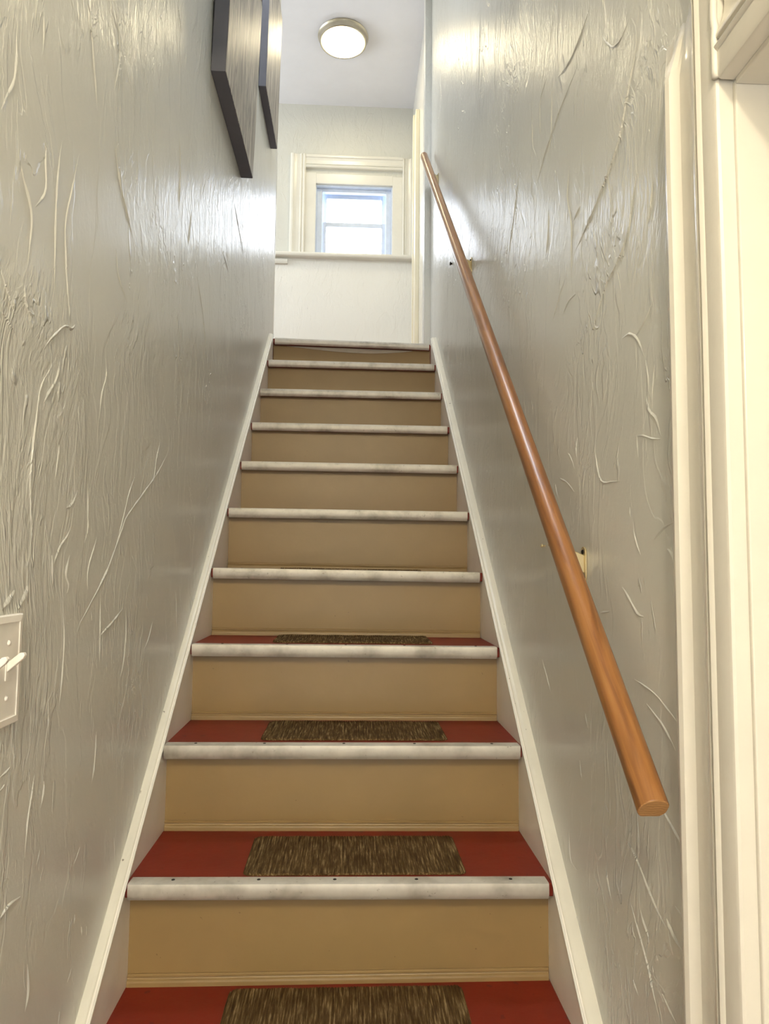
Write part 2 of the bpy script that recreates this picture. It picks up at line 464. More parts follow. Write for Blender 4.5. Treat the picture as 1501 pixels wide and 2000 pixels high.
# trowel ridges read off the two walls: (width, [(y,z)...])
RIDGES={'L':[(1.3,[(0.556,1.123),(0.528,1.078),(0.441,1.015),(0.313,0.945),(0.225,0.898),(0.179,0.844),(0.135,0.797),(0.085,0.76),(0.046,0.731),(0.003,0.705),(-0.004,0.666)]),(1,[(0.081,1.171),(0.094,1.142),(0.066,1.109),(0.063,1.058)]),(1.6,[(-0.11,1.108),(-0.119,1.073),(-0.148,1.052),(-0.158,1.035)]),(1,[(-0.129,1.105),(-0.148,1.079),(-0.173,1.061),(-0.179,1.017),(-0.187,0.965),(-0.19,0.915),(-0.179,0.866),(-0.171,0.817)]),(1.6,[(-0.019,0.924),(-0.038,0.896),(-0.062,0.893)]),(1.3,[(-0.041,0.865),(-0.053,0.844),(-0.08,0.838),(-0.099,0.805)]),(1.6,[(-0.106,0.819),(-0.099,0.771)]),(1.3,[(-0.04,0.82),(-0.052,0.8),(-0.06,0.784),(-0.031,0.778),(-0.044,0.761)]),(2.5,[(-0.18,0.775),(-0.187,0.761),(-0.208,0.744)]),(2,[(-0.216,0.77),(-0.249,0.748)]),(1,[(-0.064,0.757),(-0.046,0.693),(-0.051,0.612),(-0.057,0.581)]),(0.8,[(0.246,0.727),(0.257,0.684),(0.249,0.616),(0.226,0.585)]),(0.8,[(0.022,0.94),(0.032,0.857),(0.018,0.841)]),(0.8,[(0.454,1.091),(0.423,1.045),(0.404,0.97)]),(0.8,[(0.441,0.681),(0.411,0.641),(0.379,0.625)]),(0.7,[(0.644,0.737),(0.666,0.637)]),(0.8,[(0.283,0.993),(0.241,0.952),(0.209,0.893),(0.178,0.847)]),(1,[(-0.099,0.985),(-0.103,0.958),(-0.109,0.93)]),(1,[(-0.034,1.058),(-0.029,1.035)]),(0.8,[(0.074,0.853),(0.031,0.791),(0.043,0.764)]),(1.2,[(0.236,0.724),(0.166,0.698),(0.112,0.684),(0.087,0.667)]),(0.8,[(0.274,0.825),(0.32,0.789)]),(0.7,[(0.104,0.747),(0.113,0.633)]),(1.6,[(-0.268,1.337),(-0.25,1.312),(-0.22,1.285),(-0.225,1.236),(-0.227,1.204)]),(1.3,[(-0.138,1.439),(-0.149,1.392),(-0.15,1.307),(-0.141,1.205)]),(1.3,[(-0.075,1.455),(-0.102,1.367),(-0.118,1.323),(-0.102,1.244),(-0.076,1.17)]),(2,[(0.078,1.575),(0.116,1.513),(0.202,1.452)]),(1,[(0.111,1.387),(0.126,1.341),(0.184,1.314)]),(1.5,[(-0.057,1.712),(-0.032,1.638),(-0.007,1.574)]),(1.5,[(0.058,1.819),(0.093,1.749),(0.067,1.66)]),(1.4,[(-0.299,1.172),(-0.278,1.146),(-0.25,1.124)]),(1.4,[(-0.294,1.121),(-0.253,1.104)]),(2,[(-0.233,1.176),(-0.232,1.151),(-0.212,1.141),(-0.202,1.147)]),(1.6,[(-0.168,1.108),(-0.149,1.131),(-0.087,1.177),(-0.075,1.163),(-0.059,1.184)]),(1,[(-0.217,1.578),(-0.214,1.516)]),(1.6,[(-0.29,1.488),(-0.287,1.462),(-0.286,1.426),(-0.305,1.395),(-0.316,1.366)]),(1.2,[(-0.186,1.401),(-0.196,1.384),(-0.182,1.345),(-0.186,1.327),(-0.213,1.297)]),(1.4,[(0.518,1.891),(0.549,1.805),(0.546,1.684)]),(1.5,[(0.68,1.753),(0.652,1.643)]),(1,[(1.312,2.117),(1.547,2.031)]),(1,[(0.769,1.612),(0.853,1.538),(0.919,1.449)]),(1,[(1.132,1.848),(1.242,1.826)]),(1.2,[(0.472,2.167),(0.514,2.129)]),(2.5,[(-0.212,0.355),(-0.195,0.364),(-0.157,0.357)]),(1.5,[(-0.124,0.254),(-0.115,0.223),(-0.118,0.205),(-0.124,0.191)]),(1.5,[(-0.1,0.396),(-0.109,0.381)]),(1.2,[(-0.097,0.493),(-0.097,0.474),(-0.104,0.457)]),(1,[(0.057,0.341),(0.031,0.322)]),(1,[(0.113,0.516),(0.108,0.452),(0.099,0.43)]),(0.8,[(0.231,0.293),(0.242,0.24)]),(1.5,[(-0.231,0.536),(-0.205,0.541)]),(1.5,[(-0.229,0.519),(-0.217,0.523)]),(1,[(-0.095,0.604),(-0.09,0.557)]),(1.2,[(0.001,0.118),(-0.003,0.102)]),(1,[(0.042,0.16),(0.027,0.146)]),(1,[(-0.129,0.511),(-0.137,0.486),(-0.148,0.45),(-0.148,0.406)]),(1,[(0.047,0.24),(0.045,0.226)]),(1,[(0.079,0.206),(0.081,0.19)]),(1,[(0.103,0.195),(0.105,0.178)])],'R':[(1.8,[(-0.138,1.676),(-0.161,1.637),(-0.148,1.599),(-0.118,1.564),(-0.086,1.513),(-0.036,1.484),(0.055,1.452),(0.161,1.426)]),(1.5,[(-0.154,1.429),(-0.132,1.385),(-0.108,1.333),(-0.069,1.312),(0.007,1.285),(0.035,1.256),(0.094,1.213)]),(1.5,[(-0.0,1.785),(-0.012,1.739),(-0.061,1.683),(-0.1,1.669),(-0.131,1.682)]),(2,[(0.049,1.851),(0.112,1.833),(0.193,1.838),(0.256,1.864)]),(1.3,[(0.338,1.924),(0.4,1.911),(0.395,1.81)]),(1.6,[(0.125,1.791),(0.245,1.78),(0.358,1.753),(0.438,1.721)]),(1.3,[(0.296,1.889),(0.307,1.763),(0.344,1.727)]),(1.3,[(0.597,1.864),(0.661,1.774),(0.728,1.695),(0.751,1.653)]),(1.2,[(0.466,1.915),(0.468,1.838),(0.42,1.773)]),(1.5,[(0.176,1.635),(0.203,1.566),(0.17,1.493),(0.178,1.433),(0.174,1.366)]),(1.5,[(0.119,1.503),(0.158,1.494)]),(1.5,[(0.333,1.608),(0.343,1.529),(0.366,1.507)]),(1,[(0.22,1.4),(0.259,1.381),(0.313,1.342)]),(1.6,[(0.153,1.343),(0.21,1.347),(0.235,1.33)]),(1.4,[(-0.079,1.177),(-0.108,1.178),(-0.145,1.155),(-0.16,1.123)]),(1.2,[(-0.195,1.194),(-0.162,1.168),(-0.128,1.163)]),(1,[(1.163,2.792),(1.199,2.504)]),(1,[(-0.206,1.371),(-0.185,1.314)]),(1,[(-0.205,1.593),(-0.194,1.573)]),(1,[(-0.166,1.115),(-0.176,1.087),(-0.176,1.061)]),(1,[(-0.197,1.099),(-0.189,1.069),(-0.183,1.048)]),(2,[(-0.167,1.061),(-0.165,1.047),(-0.182,1.028),(-0.197,1.028),(-0.211,0.993)]),(1,[(-0.129,1.01),(-0.132,0.975)]),(1,[(-0.131,1.008),(-0.154,1.006),(-0.189,0.991),(-0.211,0.989)]),(1.2,[(0.214,1.037),(0.188,1.029),(0.173,1.001)]),(1,[(0.152,1.059),(0.163,1.023)]),(1,[(0.058,1.027),(0.042,0.977),(0.028,0.952),(-0.018,0.953),(-0.059,0.948)]),(1.6,[(0.271,0.995),(0.216,0.98),(0.178,0.957)]),(1.4,[(0.301,0.986),(0.287,0.958)]),(1.4,[(-0.097,0.903),(-0.098,0.887)]),(1.2,[(-0.253,0.872),(-0.216,0.865),(-0.182,0.849)]),(1.4,[(-0.224,0.834),(-0.238,0.834),(-0.243,0.815)]),(0.7,[(-0.109,0.866),(-0.134,0.828)]),(0.7,[(0.062,1.143),(0.06,1.126)]),(1.3,[(-0.173,0.49),(-0.205,0.474),(-0.257,0.45)]),(1.6,[(-0.047,0.394),(-0.096,0.38),(-0.132,0.357),(-0.158,0.339),(-0.194,0.325)]),(1.4,[(-0.07,0.304),(-0.1,0.276),(-0.135,0.246),(-0.149,0.212),(-0.173,0.189)]),(2,[(-0.198,0.338),(-0.212,0.325),(-0.244,0.318)]),(1.4,[(-0.109,0.309),(-0.121,0.293),(-0.137,0.291),(-0.14,0.276)]),(1.2,[(0.233,0.308),(0.228,0.243),(0.179,0.243)]),(1.2,[(0.032,0.31),(0.008,0.269)]),(1,[(0.15,0.143),(0.117,0.114)]),(1,[(0.133,0.102),(0.098,0.081),(0.059,0.047)]),(1.2,[(-0.076,0.195),(-0.097,0.181)]),(1,[(0.062,0.119),(0.049,0.105)]),(1,[(0.026,0.089),(0.016,0.073)]),(1.2,[(0.033,0.416),(0.01,0.403)]),(1.4,[(-0.224,0.366),(-0.252,0.362)]),(1.2,[(-0.179,0.231),(-0.22,0.218)]),(0.8,[(0.231,0.164),(0.182,0.159),(0.15,0.14)]),(1.3,[(-0.239,0.837),(-0.25,0.798),(-0.255,0.753)]),(1.5,[(-0.06,0.778),(-0.091,0.763),(-0.119,0.736),(-0.141,0.738)]),(0.8,[(-0.103,0.641),(-0.178,0.633),(-0.252,0.603)]),(1,[(-0.146,0.612),(-0.206,0.593),(-0.237,0.568)]),(1,[(0.127,0.544),(0.111,0.52)]),(1.2,[(0.418,0.604),(0.369,0.565),(0.346,0.536)]),(1,[(0.161,0.451),(0.149,0.418)]),(1.2,[(0.039,0.731),(-0.005,0.737)])]}


def add_ridges(bm, strokes, X, sgn, mi=0):
    """raise thin smears of plaster on the wall face; sgn = direction into the stairwell"""
    rnd = random.Random(5)
    for w, pts in strokes:
        P = []
        for (y0, z0), (y1, z1) in zip(pts, pts[1:]):       # resample with a little wander
            L = math.hypot(y1 - y0, z1 - z0)
            n = max(2, int(L / 0.012))
            for i in range(n):
                t = i / n
                P.append((y0 + (y1 - y0) * t, z0 + (z1 - z0) * t))
        P.append(pts[-1])
        for _ in range(3):
            P = [P[0]] + [((a[0] + 2 * b[0] + c[0]) / 4, (a[1] + 2 * b[1] + c[1]) / 4) for a, b, c in zip(P, P[1:], P[2:])] + [P[-1]]
        # width follows distance: the smears that read thin far away are still 2-4 mm wide
        rows = []
        N = len(P)
        ph = rnd.random() * 10
        for i, (y, z) in enumerate(P):
            a = P[max(i - 1, 0)]; b = P[min(i + 1, N - 1)]
            dy, dz = b[0] - a[0], b[1] - a[1]
            L = math.hypot(dy, dz) or 1
            ny, nz = -dz / L, dy / L
            tp = min(1, 4.0 * min(i, N - 1 - i) / max(N, 1) + 0.05)
            q = 0.75 + 0.5 * noise.noise((y * 60 + ph, z * 60, 1.7))
            ww = 0.0014 * w * (0.5 + 0.5 * tp) * q
            hh = 0.0019 * (0.6 + 0.4 * w) * tp * q
            wob = 0.0012 * noise.noise((y * 40, z * 40, ph))
            row = []
            for u, v in ((-2.2, -0.3), (-1.0, 0.35), (0.0, 1.0), (0.55, 0.9), (1.3, -0.3)):
                row.append(bm.verts.new((X + sgn * hh * v, y + ny * (u * ww + wob), z + nz * (u * ww + wob))))
            rows.append(row)
        for r0, r1 in zip(rows, rows[1:]):
            for j in range(4):
                f = bm.faces.new((r0[j], r0[j + 1], r1[j + 1], r1[j]))
                f.smooth = True
                f.material_index = mi

# ------------------------------------------------------------------ room shell
bm = bmesh.new()
box(bm, XL - 0.12, XL, -2.5, 2.6, FLOOR_Z, CEIL_Z)
wall_left = struct('wall_left', bm, M_wall)
bm = bmesh.new(); add_ridges(bm, RIDGES['L'], XL, 1)
# join the ridges into the wall mesh
def join_into(o, bm):
    b2 = bmesh.new(); b2.from_mesh(o.data)
    me = bpy.data.meshes.new('tmp'); bm.to_mesh(me); bm.free()
    b2.from_mesh(me); bpy.data.meshes.remove(me)
    b2.to_mesh(o.data); b2.free()
join_into(wall_left, bm)

DOOR_Y0, DOOR_Y1, DOOR_ZT = -1.30, -0.42, 1.365     # doorway in the right wall beside the photographer
bm = bmesh.new()
box(bm, XR, XR + 0.14, DOOR_Y1, 2.76, FLOOR_Z, CEIL_Z)
box(bm, XR, XR + 0.14, -2.5, DOOR_Y0, FLOOR_Z, CEIL_Z)
box(bm, XR, XR + 0.14, DOOR_Y0, DOOR_Y1, DOOR_ZT, CEIL_Z)
wall_right = struct('wall_right', bm, M_wall)
bm = bmesh.new(); add_ridges(bm, RIDGES['R'], XR, -1)
join_into(wall_right, bm)

bm = bmesh.new(); box(bm, XL - 0.12, XR + 0.14, -2.62, -2.5, FLOOR_Z, 2.26); struct('wall_front', bm, M_wall)
bm = bmesh.new(); box(bm, XL, XR, -0.50, -0.38, 2.24, CEIL_Z); struct('wall_header', bm, M_wall)
bm = bmesh.new(); box(bm, XL, XR, -2.5, -0.50, 2.24, 2.30); struct('ceiling_entry', bm, M_ceil)
bm = bmesh.new(); box(bm, XL - 0.12, XR + 0.14, -2.62, -0.2, FLOOR_Z - 0.05, FLOOR_Z); struct('floor', bm, M_floor)
bm = bmesh.new(); box(bm, -2.6, XR + 0.14, -0.45, BACK_Y + 0.2, CEIL_Z, CEIL_Z + 0.06); struct('ceiling', bm, M_ceil)
bm = bmesh.new(); box(bm, -2.6, XR + 0.02, 10 * RUN + 0.06, BACK_Y, LAND_Z - 0.16, LAND_Z - 0.001); struct('floor_landing', bm, M_floor)
bm = bmesh.new(); box(bm, XR + 0.0, XR + 0.14, 2.76, BACK_Y, LAND_Z - 0.2, CEIL_Z); struct('wall_landing_right', bm, M_white)
bm = bmesh.new(); box(bm, -2.6, XL - 0.12, 2.48, 2.6, LAND_Z - 0.2, CEIL_Z); struct('wall_hall_near', bm, M_wall)
bm = bmesh.new(); box(bm, -2.72, -2.6, 2.48, BACK_Y + 0.2, LAND_Z - 0.2, CEIL_Z); struct('wall_hall_end', bm, M_wall)

# back wall with the window opening; the part under the stool is the lighter paint
WX0, WX1, WZ0, WZ1 = -0.30, 0.29, 3.14, 3.70
bm = bmesh.new()
box(bm, -2.6, WX0, BACK_Y, BACK_Y + 0.18, WZ0, CEIL_Z)
box(bm, WX1, XR + 0.14, BACK_Y, BACK_Y + 0.18, WZ0, CEIL_Z)
box(bm, WX0, WX1, BACK_Y, BACK_Y + 0.18, WZ1, CEIL_Z)
struct('wall_back_upper', bm, M_backwall)
bm = bmesh.new()
box(bm, -2.6, XR + 0.14, BACK_Y, BACK_Y + 0.18, LAND_Z - 0.2, WZ0)
struct('wall_back_lower', bm, M_backlow)

# smooth plaster corner beads at the ends of the stair walls
bm = bmesh.new()
prism(bm, [(XL - 0.12, 2.6), (XL + 0.002, 2.6), (XL + 0.003, 2.606), (XL - 0.001, 2.613), (XL - 0.12, 2.613)], 'z', LAND_Z - 0.05, CEIL_Z)
struct('trim_1', bm, M_white)
bm = bmesh.new()
box(bm, 0.402, XR + 0.02, 2.72, 2.80, LAND_Z - 0.001, CEIL_Z)
struct('trim_2', bm, M_wall, bevel=0.003)
bm = bmesh.new()
box(bm, 0.412, XR, 3.44, 3.56, LAND_Z - 0.001, 3.952)
box(bm, 0.404, XR, 3.56, 3.60, LAND_Z - 0.001, 3.99)
struct('trim_3', bm, paint('cream_door_casing', srgb(238, 230, 204), 0.35, 0.02), bevel=0.003)

# ------------------------------------------------------------------ casing of the doorway on the right
prof = [(0, 0), (0, .006), (.13, .0075), (.142, .003), (.156, .003), (.165, .013), (.19, .020), (.22, .023), (.27, .0245), (.31, .022), (.335, .015), (.36, .0115),
        (.42, .010), (.50, .011), (.58, .0145), (.64, .019), (.675, .0215), (.70, .0215), (.705, .013), (.735, .013), (.745, .022), (.765, .024), (.79, .022),
        (.80, .0205), (.97, .0205), (.99, .019), (1, .016), (1, 0)]
CW = 0.163
bm = bmesh.new()
pts = [(XR - h, -0.257 - u * CW) for u, h in prof]
A = []
zs = [FLOOR_Z, 0.0, 0.3, 0.6, 0.9, 1.1, 1.2, 1.3, 1.36, 1.40, 1.415, 1.43, 1.44, 1.45, 1.46, 1.47, 1.48, 1.49, 1.50, 1.51, 1.52, 1.53, 1.54, 1.56, 1.66]
for z in zs:     # the plaster swallows the top of the casing
    k = lambda i: max(-0.12, min(1.0, 1 - (z + 0.022 * noise.noise((i * 0.31, 0, 2.5)) - 1.455) / 0.08))
    A.append([bm.verts.new((XR - (XR - x) * (k(i) if i < 17 else 1.0), y + 0.002 * noise.noise((0, y * 3, z * 4)), z)) for i, (x, y) in enumerate(pts)])
for a, b in zip(A, A[1:]):
    for i in range(len(pts) - 1):
        bm.faces.new((a[i], a[i + 1], b[i + 1], b[i]))
bm.faces.new(A[-1])
casing = struct('trim_4', bm, M_trim, bevel=0.0)
for p in casing.data.polygons: p.use_smooth = True
casing.data.set_sharp_from_angle(angle=radians(26))
# head casing butting against the leg
bm = bmesh.new()
pts = [(XR - h, DOOR_ZT + (1 - u) * CW) for u, h in prof]
prism(bm, pts, 'y', DOOR_Y0 + 0.02, -0.42 - 0.004)
struct('trim_5', bm, M_trim, bevel=0.0008)
# paint-filled joint between leg and head
bm = bmesh.new()
path = [(XR - 0.021 + 0.002 * noise.noise((0, 0, i * .9)), -0.4215 + 0.0015 * noise.noise((3, 0, i * .7)), 1.368 + i * 0.012) for i in range(16)]
tube(bm, path, circ(0.0042, 8))
struct('trim_6', bm, M_trim, smooth=True)
# jamb lining and stop
bm = bmesh.new()
box(bm, XR - 0.0005, XR + 0.14, -0.426, -0.4195, FLOOR_Z, DOOR_ZT)
box(bm, XR - 0.0005, XR + 0.14, DOOR_Y0, DOOR_Y0 + 0.012, FLOOR_Z, DOOR_ZT)
box(bm, XR - 0.0005, XR + 0.14, DOOR_Y0 + 0.012, -0.426, DOOR_ZT - 0.006, DOOR_ZT + 0.002)
struct('trim_7', bm, M_trim, bevel=0.0015)
d = empty('door_1', (0, 0, 0)); d['kind'] = 'structure'
bm = bmesh.new(); box(bm, XR + 0.10, XR + 0.137, DOOR_Y0 + 0.014, -0.428, FLOOR_Z + 0.01, DOOR_ZT - 0.008); obj('door_slab', bm, M_trim, d, bevel=0.002)
bm = bmesh.new()
for z0, z1 in ((-0.45, 0.25), (0.40, 1.22)):
    box(bm, XR + 0.094, XR + 0.1005, DOOR_Y0 + 0.14, -0.55, z0, z1)
obj('door_panel', bm, M_trim, d, bevel=0.003)
bm = bmesh.new(); lathe(bm, [(0, .0), (.012, .0), (.012, .03), (.026, .045), (.026, .06), (.012, .07), (0, .07)], 0, 0, 0, 24)
bmesh.ops.rotate(bm, cent=(0, 0, 0), matrix=Matrix.Rotation(-pi / 2, 3, 'Y'), verts=bm.verts)
bmesh.ops.translate(bm, vec=(XR + 0.10, -1.22, 0.35), verts=bm.verts)
obj('door_knob', bm, M_brass, d, smooth=True)

# ------------------------------------------------------------------ landing window
w = empty('window_1', (0, BACK_Y, WZ0)); w['kind'] = 'structure'
def vprof(bm, x0, x1, prof, z0, z1, flip=False):      # upright moulding standing proud of the back wall
    pts = [(x0 + (x1 - x0) * u, BACK_Y - h) for u, h in prof]
    prism(bm, pts, 'z', z0, z1)
vp = [(0, 0), (0, .030), (.10, .034), (.20, .034), (.26, .026), (.42, .022), (.62, .022), (.68, .030), (.74, .030), (.78, .022), (.84, .030), (.92, .032), (1, .026), (1, 0)]
bm = bmesh.new(); vprof(bm, -0.486, -0.372, vp, 3.15, 3.925); obj('side_casing', bm, M_white, w)
bm = bmesh.new(); vprof(bm, 0.438, 0.362, vp, 3.15, 3.915); obj('side_casing', bm, M_white, w)
bm = bmesh.new()
pts = [(BACK_Y - h, 3.922 - (3.922 - 3.822) * u) for u, h in vp]
prism(bm, pts, 'x', -0.372, 0.362); obj('head_casing', bm, M_white, w)
# inner flat boards around the opening
bm = bmesh.new()
box(bm, -0.372, -0.293, BACK_Y - 0.018, BACK_Y, 3.15, 3.786)
obj('inner_casing', bm, M_white, w, bevel=0.002)
bm = bmesh.new(); box(bm, 0.286, 0.362, BACK_Y - 0.018, BACK_Y, 3.15, 3.772); obj('inner_casing', bm, M_white, w, bevel=0.002)
bm = bmesh.new(); v = box(bm, -0.293, 0.286, BACK_Y - 0.018, BACK_Y, 3.702, 3.779); obj('inner_casing', bm, M_white, w, bevel=0.002)
# stool, running on to the left as a rail
bm = bmesh.new()
prism(bm, [(BACK_Y, 3.118), (BACK_Y - .045, 3.118), (BACK_Y - .052, 3.124), (BACK_Y - .055, 3.135), (BACK_Y - .052, 3.147), (BACK_Y - .045, 3.150), (BACK_Y, 3.150)], 'x', -0.80, 0.438)
st = obj('window_stool', bm, M_white, w); st['label'] = 'white sill board'
# jamb liner, sashes and panes
bm = bmesh.new()
y0, y1 = BACK_Y + 0.0, BACK_Y + 0.16
box(bm, WX0, WX0 + .012, y0, y1, WZ0, WZ1); box(bm, WX1 - .012, WX1, y0, y1, WZ0, WZ1)
box(bm, WX0 + .012, WX1 - .012, y0, y1, WZ1 - .012, WZ1); box(bm, WX0 + .012, WX1 - .012, y0, y1, WZ0, WZ0 + .014)
obj('window_frame', bm, M_vinyl, w)
def sash(name, x0, x1, z0, z1, y, st, tr, br, dep=.03):
    bm = bmesh.new()
    box(bm, x0, x0 + st, y, y + dep, z0, z1); box(bm, x1 - st, x1, y, y + dep, z0, z1)
    box(bm, x0 + st, x1 - st, y, y + dep, z1 - tr, z1); box(bm, x0 + st, x1 - st, y, y + dep, z0, z0 + br)
    o = obj(name, bm, M_vinyl, w, bevel=0.003)
    b2 = bmesh.new(); box(b2, x0 + st - .004, x1 - st + .004, y + dep * .45, y + dep * .6, z0 + br - .004, z1 - tr + .004)
    obj('pane', b2, M_glass, o)
# outer stop ring, then the two sashes
bm = bmesh.new()
box(bm, -0.288, -0.246, y0 + .03, y0 + .06, WZ0 + .014, WZ1 - .012); box(bm, 0.240, 0.278, y0 + .03, y0 + .06, WZ0 + .014, WZ1 - .012)
box(bm, -0.246, 0.240, y0 + .03, y0 + .06, 3.662, WZ1 - .012)
obj('sash_track', bm, M_vinyl, w, bevel=0.002)
sash('upper_sash', -0.252, 0.246, 3.415, 3.682, y0 + .10, .036, .034, .034)
sash('lower_sash', -0.250, 0.244, 3.155, 3.440, y0 + .066, .034, .032, .036)

# short rail left of the window, below the stool line
bm = bmesh.new()
prism(bm, [(BACK_Y, 3.068), (BACK_Y - .02, 3.070), (BACK_Y - .026, 3.085), (BACK_Y - .022, 3.102), (BACK_Y, 3.106)], 'x', -1.6, -0.495)
struct('trim_8', bm, M_white)

# ------------------------------------------------------------------ staircase
stair = empty('staircase', (0, 0, FLOOR_Z))
tag(stair, 'steep straight staircase with red treads, tan risers and scuffed metal nosings between two plaster walls', 'staircase')
def lerp(a, b, t): return a + (b - a) * t
nose_prof = [(.0255, .0015), (-.004, .0022), (-.0075, .0012), (-.0088, -.003), (-.0092, -.010), (-.0085, -.018), (-.0062, -.025), (-.0015, -.0298), (.004, -.0305), (.004, -.0285),
             (-.0005, -.0275), (-.0045, -.0235), (-.0068, -.017), (-.0072, -.010), (-.0065, -.004), (-.003, 0.0), (.0255, 0.0)]
rnd = random.Random(11)
for k in range(-2, 11):
    yk = k * RUN
    a, b = zl(k), zr(k)
    def zt(x): return lerp(a, b, (x + HW) / (2 * HW))
    # riser
    al, bl = zl(k - 1), zr(k - 1)
    if k == -2: al = bl = FLOOR_Z
    bm = bmesh.new()
    y0, y1 = yk + NOSE, yk + NOSE + 0.02
    vs = [bm.verts.new(p) for p in ((-HW - .004, y0, al), (HW + .004, y0, bl), (HW + .004, y0, b - .024), (-HW - .004, y0, a - .024),
                                    (-HW - .004, y1, al), (HW + .004, y1, bl), (HW + .004, y1, b - .024), (-HW - .004, y1, a - .024))]
    for f in ((0, 1, 2, 3), (5, 4, 7, 6), (4, 0, 3, 7), (1, 5, 6, 2), (3, 2, 6, 7), (4, 5, 1, 0)):
        bm.faces.new([vs[i] for i in f])
    riser = obj('riser', bm, M_riser, stair)
    # stepped moulding along the foot of the riser
    bm = bmesh.new()
    mp = [(y0 + .002, .021), (y0 - .003, .0215), (y0 - .0055, .0195), (y0 - .0055, .0165), (y0 - .0035, .0145), (y0 - .0045, .0125), (y0 - .0075, .0105), (y0 - .0085, .007), (y0 - .009, 0.0), (y0 + .002, 0.0)]
    A_, B_ = prism(bm, mp, 'x', -HW, HW)
    for v in A_: v.co.z += al
    for v in B_: v.co.z += bl
    obj('riser_moulding', bm, M_riser, riser, bevel=0.0)
    if k == 10:
        bm = bmesh.new()     # loose strip sagging from under the top nosing
        top, bot = [], []
        for i in range(41):
            t = i / 40; x = -0.345 + t * 0.665
            s = (sin(pi * t ** 1.25)) ** 0.8 if 0 < t < 1 else 0
            zz = zt(x) - .0285
            top.append((x, zz)); bot.append((x, zz - .0005 - 0.023 * s))
        for (x0, z0), (x1, z1), (_, w0), (_, w1) in zip(top, top[1:], bot, bot[1:]):
            vs = [bm.verts.new(p) for p in ((x0, y0 - .004, z0), (x1, y0 - .004, z1), (x1, y0 - .004, w1), (x0, y0 - .004, w0),
                                            (x0, y0, z0), (x1, y0, z1), (x1, y0, w1), (x0, y0, w0))]
            for f in ((0, 1, 2, 3), (7, 6, 5, 4), (3, 2, 6, 7), (1, 0, 4, 5)):
                bm.faces.new([vs[i] for i in f])
        bmesh.ops.remove_doubles(bm, verts=bm.verts[:], dist=1e-5)
        o = obj('sagging_strip', bm, simple('greyed_strip', srgb(176, 168, 154), 0.5), riser); o['label'] = 'grey strip sagging below the top nosing'
    # tread
    bm = bmesh.new()
    ye = yk + RUN + NOSE + 0.012 if k < 10 else yk + 0.12
    yf = yk - .002
    vs = [bm.verts.new(p) for p in ((-HW - .004, yf, a - .026), (HW + .004, yf, b - .026), (HW + .004, yf, b), (-HW - .004, yf, a),
                                    (-HW - .004, ye, a - .026), (HW + .004, ye, b - .026), (HW + .004, ye, b), (-HW - .004, ye, a))]
    for f in ((0, 1, 2, 3), (5, 4, 7, 6), (4, 0, 3, 7), (1, 5, 6, 2), (3, 2, 6, 7), (4, 5, 1, 0)):
        bm.faces.new([vs[i] for i in f])
    tread = obj('tread', bm, M_red, stair, bevel=0.003)
    # metal nosing with its screws
    bm = bmesh.new()
    inset = rnd.uniform(0.001, 0.005)
    A_, B_ = prism(bm, [(yk + p[0], p[1]) for p in nose_prof], 'x', -HW + inset, HW - rnd.uniform(.001, .007))
    for v in A_: v.co.z += a
    for v in B_: v.co.z += b
    nose_o = obj('nosing', bm, M_nose, tread)
    nose_o.data.polygons.foreach_set('use_smooth', [True] * len(nose_o.data.polygons))
    nose_o.data.set_sharp_from_angle(angle=radians(38))
    if -1 <= k <= 4:
        for sx in (-0.33, -0.165, 0.0, 0.165, 0.33):
            bm = bmesh.new()
            x = sx + rnd.uniform(-.02, .02)
            lathe(bm, [(0, .0010), (.0028, .0009), (.0036, 0.0)], x, yk + .012, zt(x) + .0021, 12)
            obj('nosing_screw', bm, M_screw, nose_o, smooth=True)

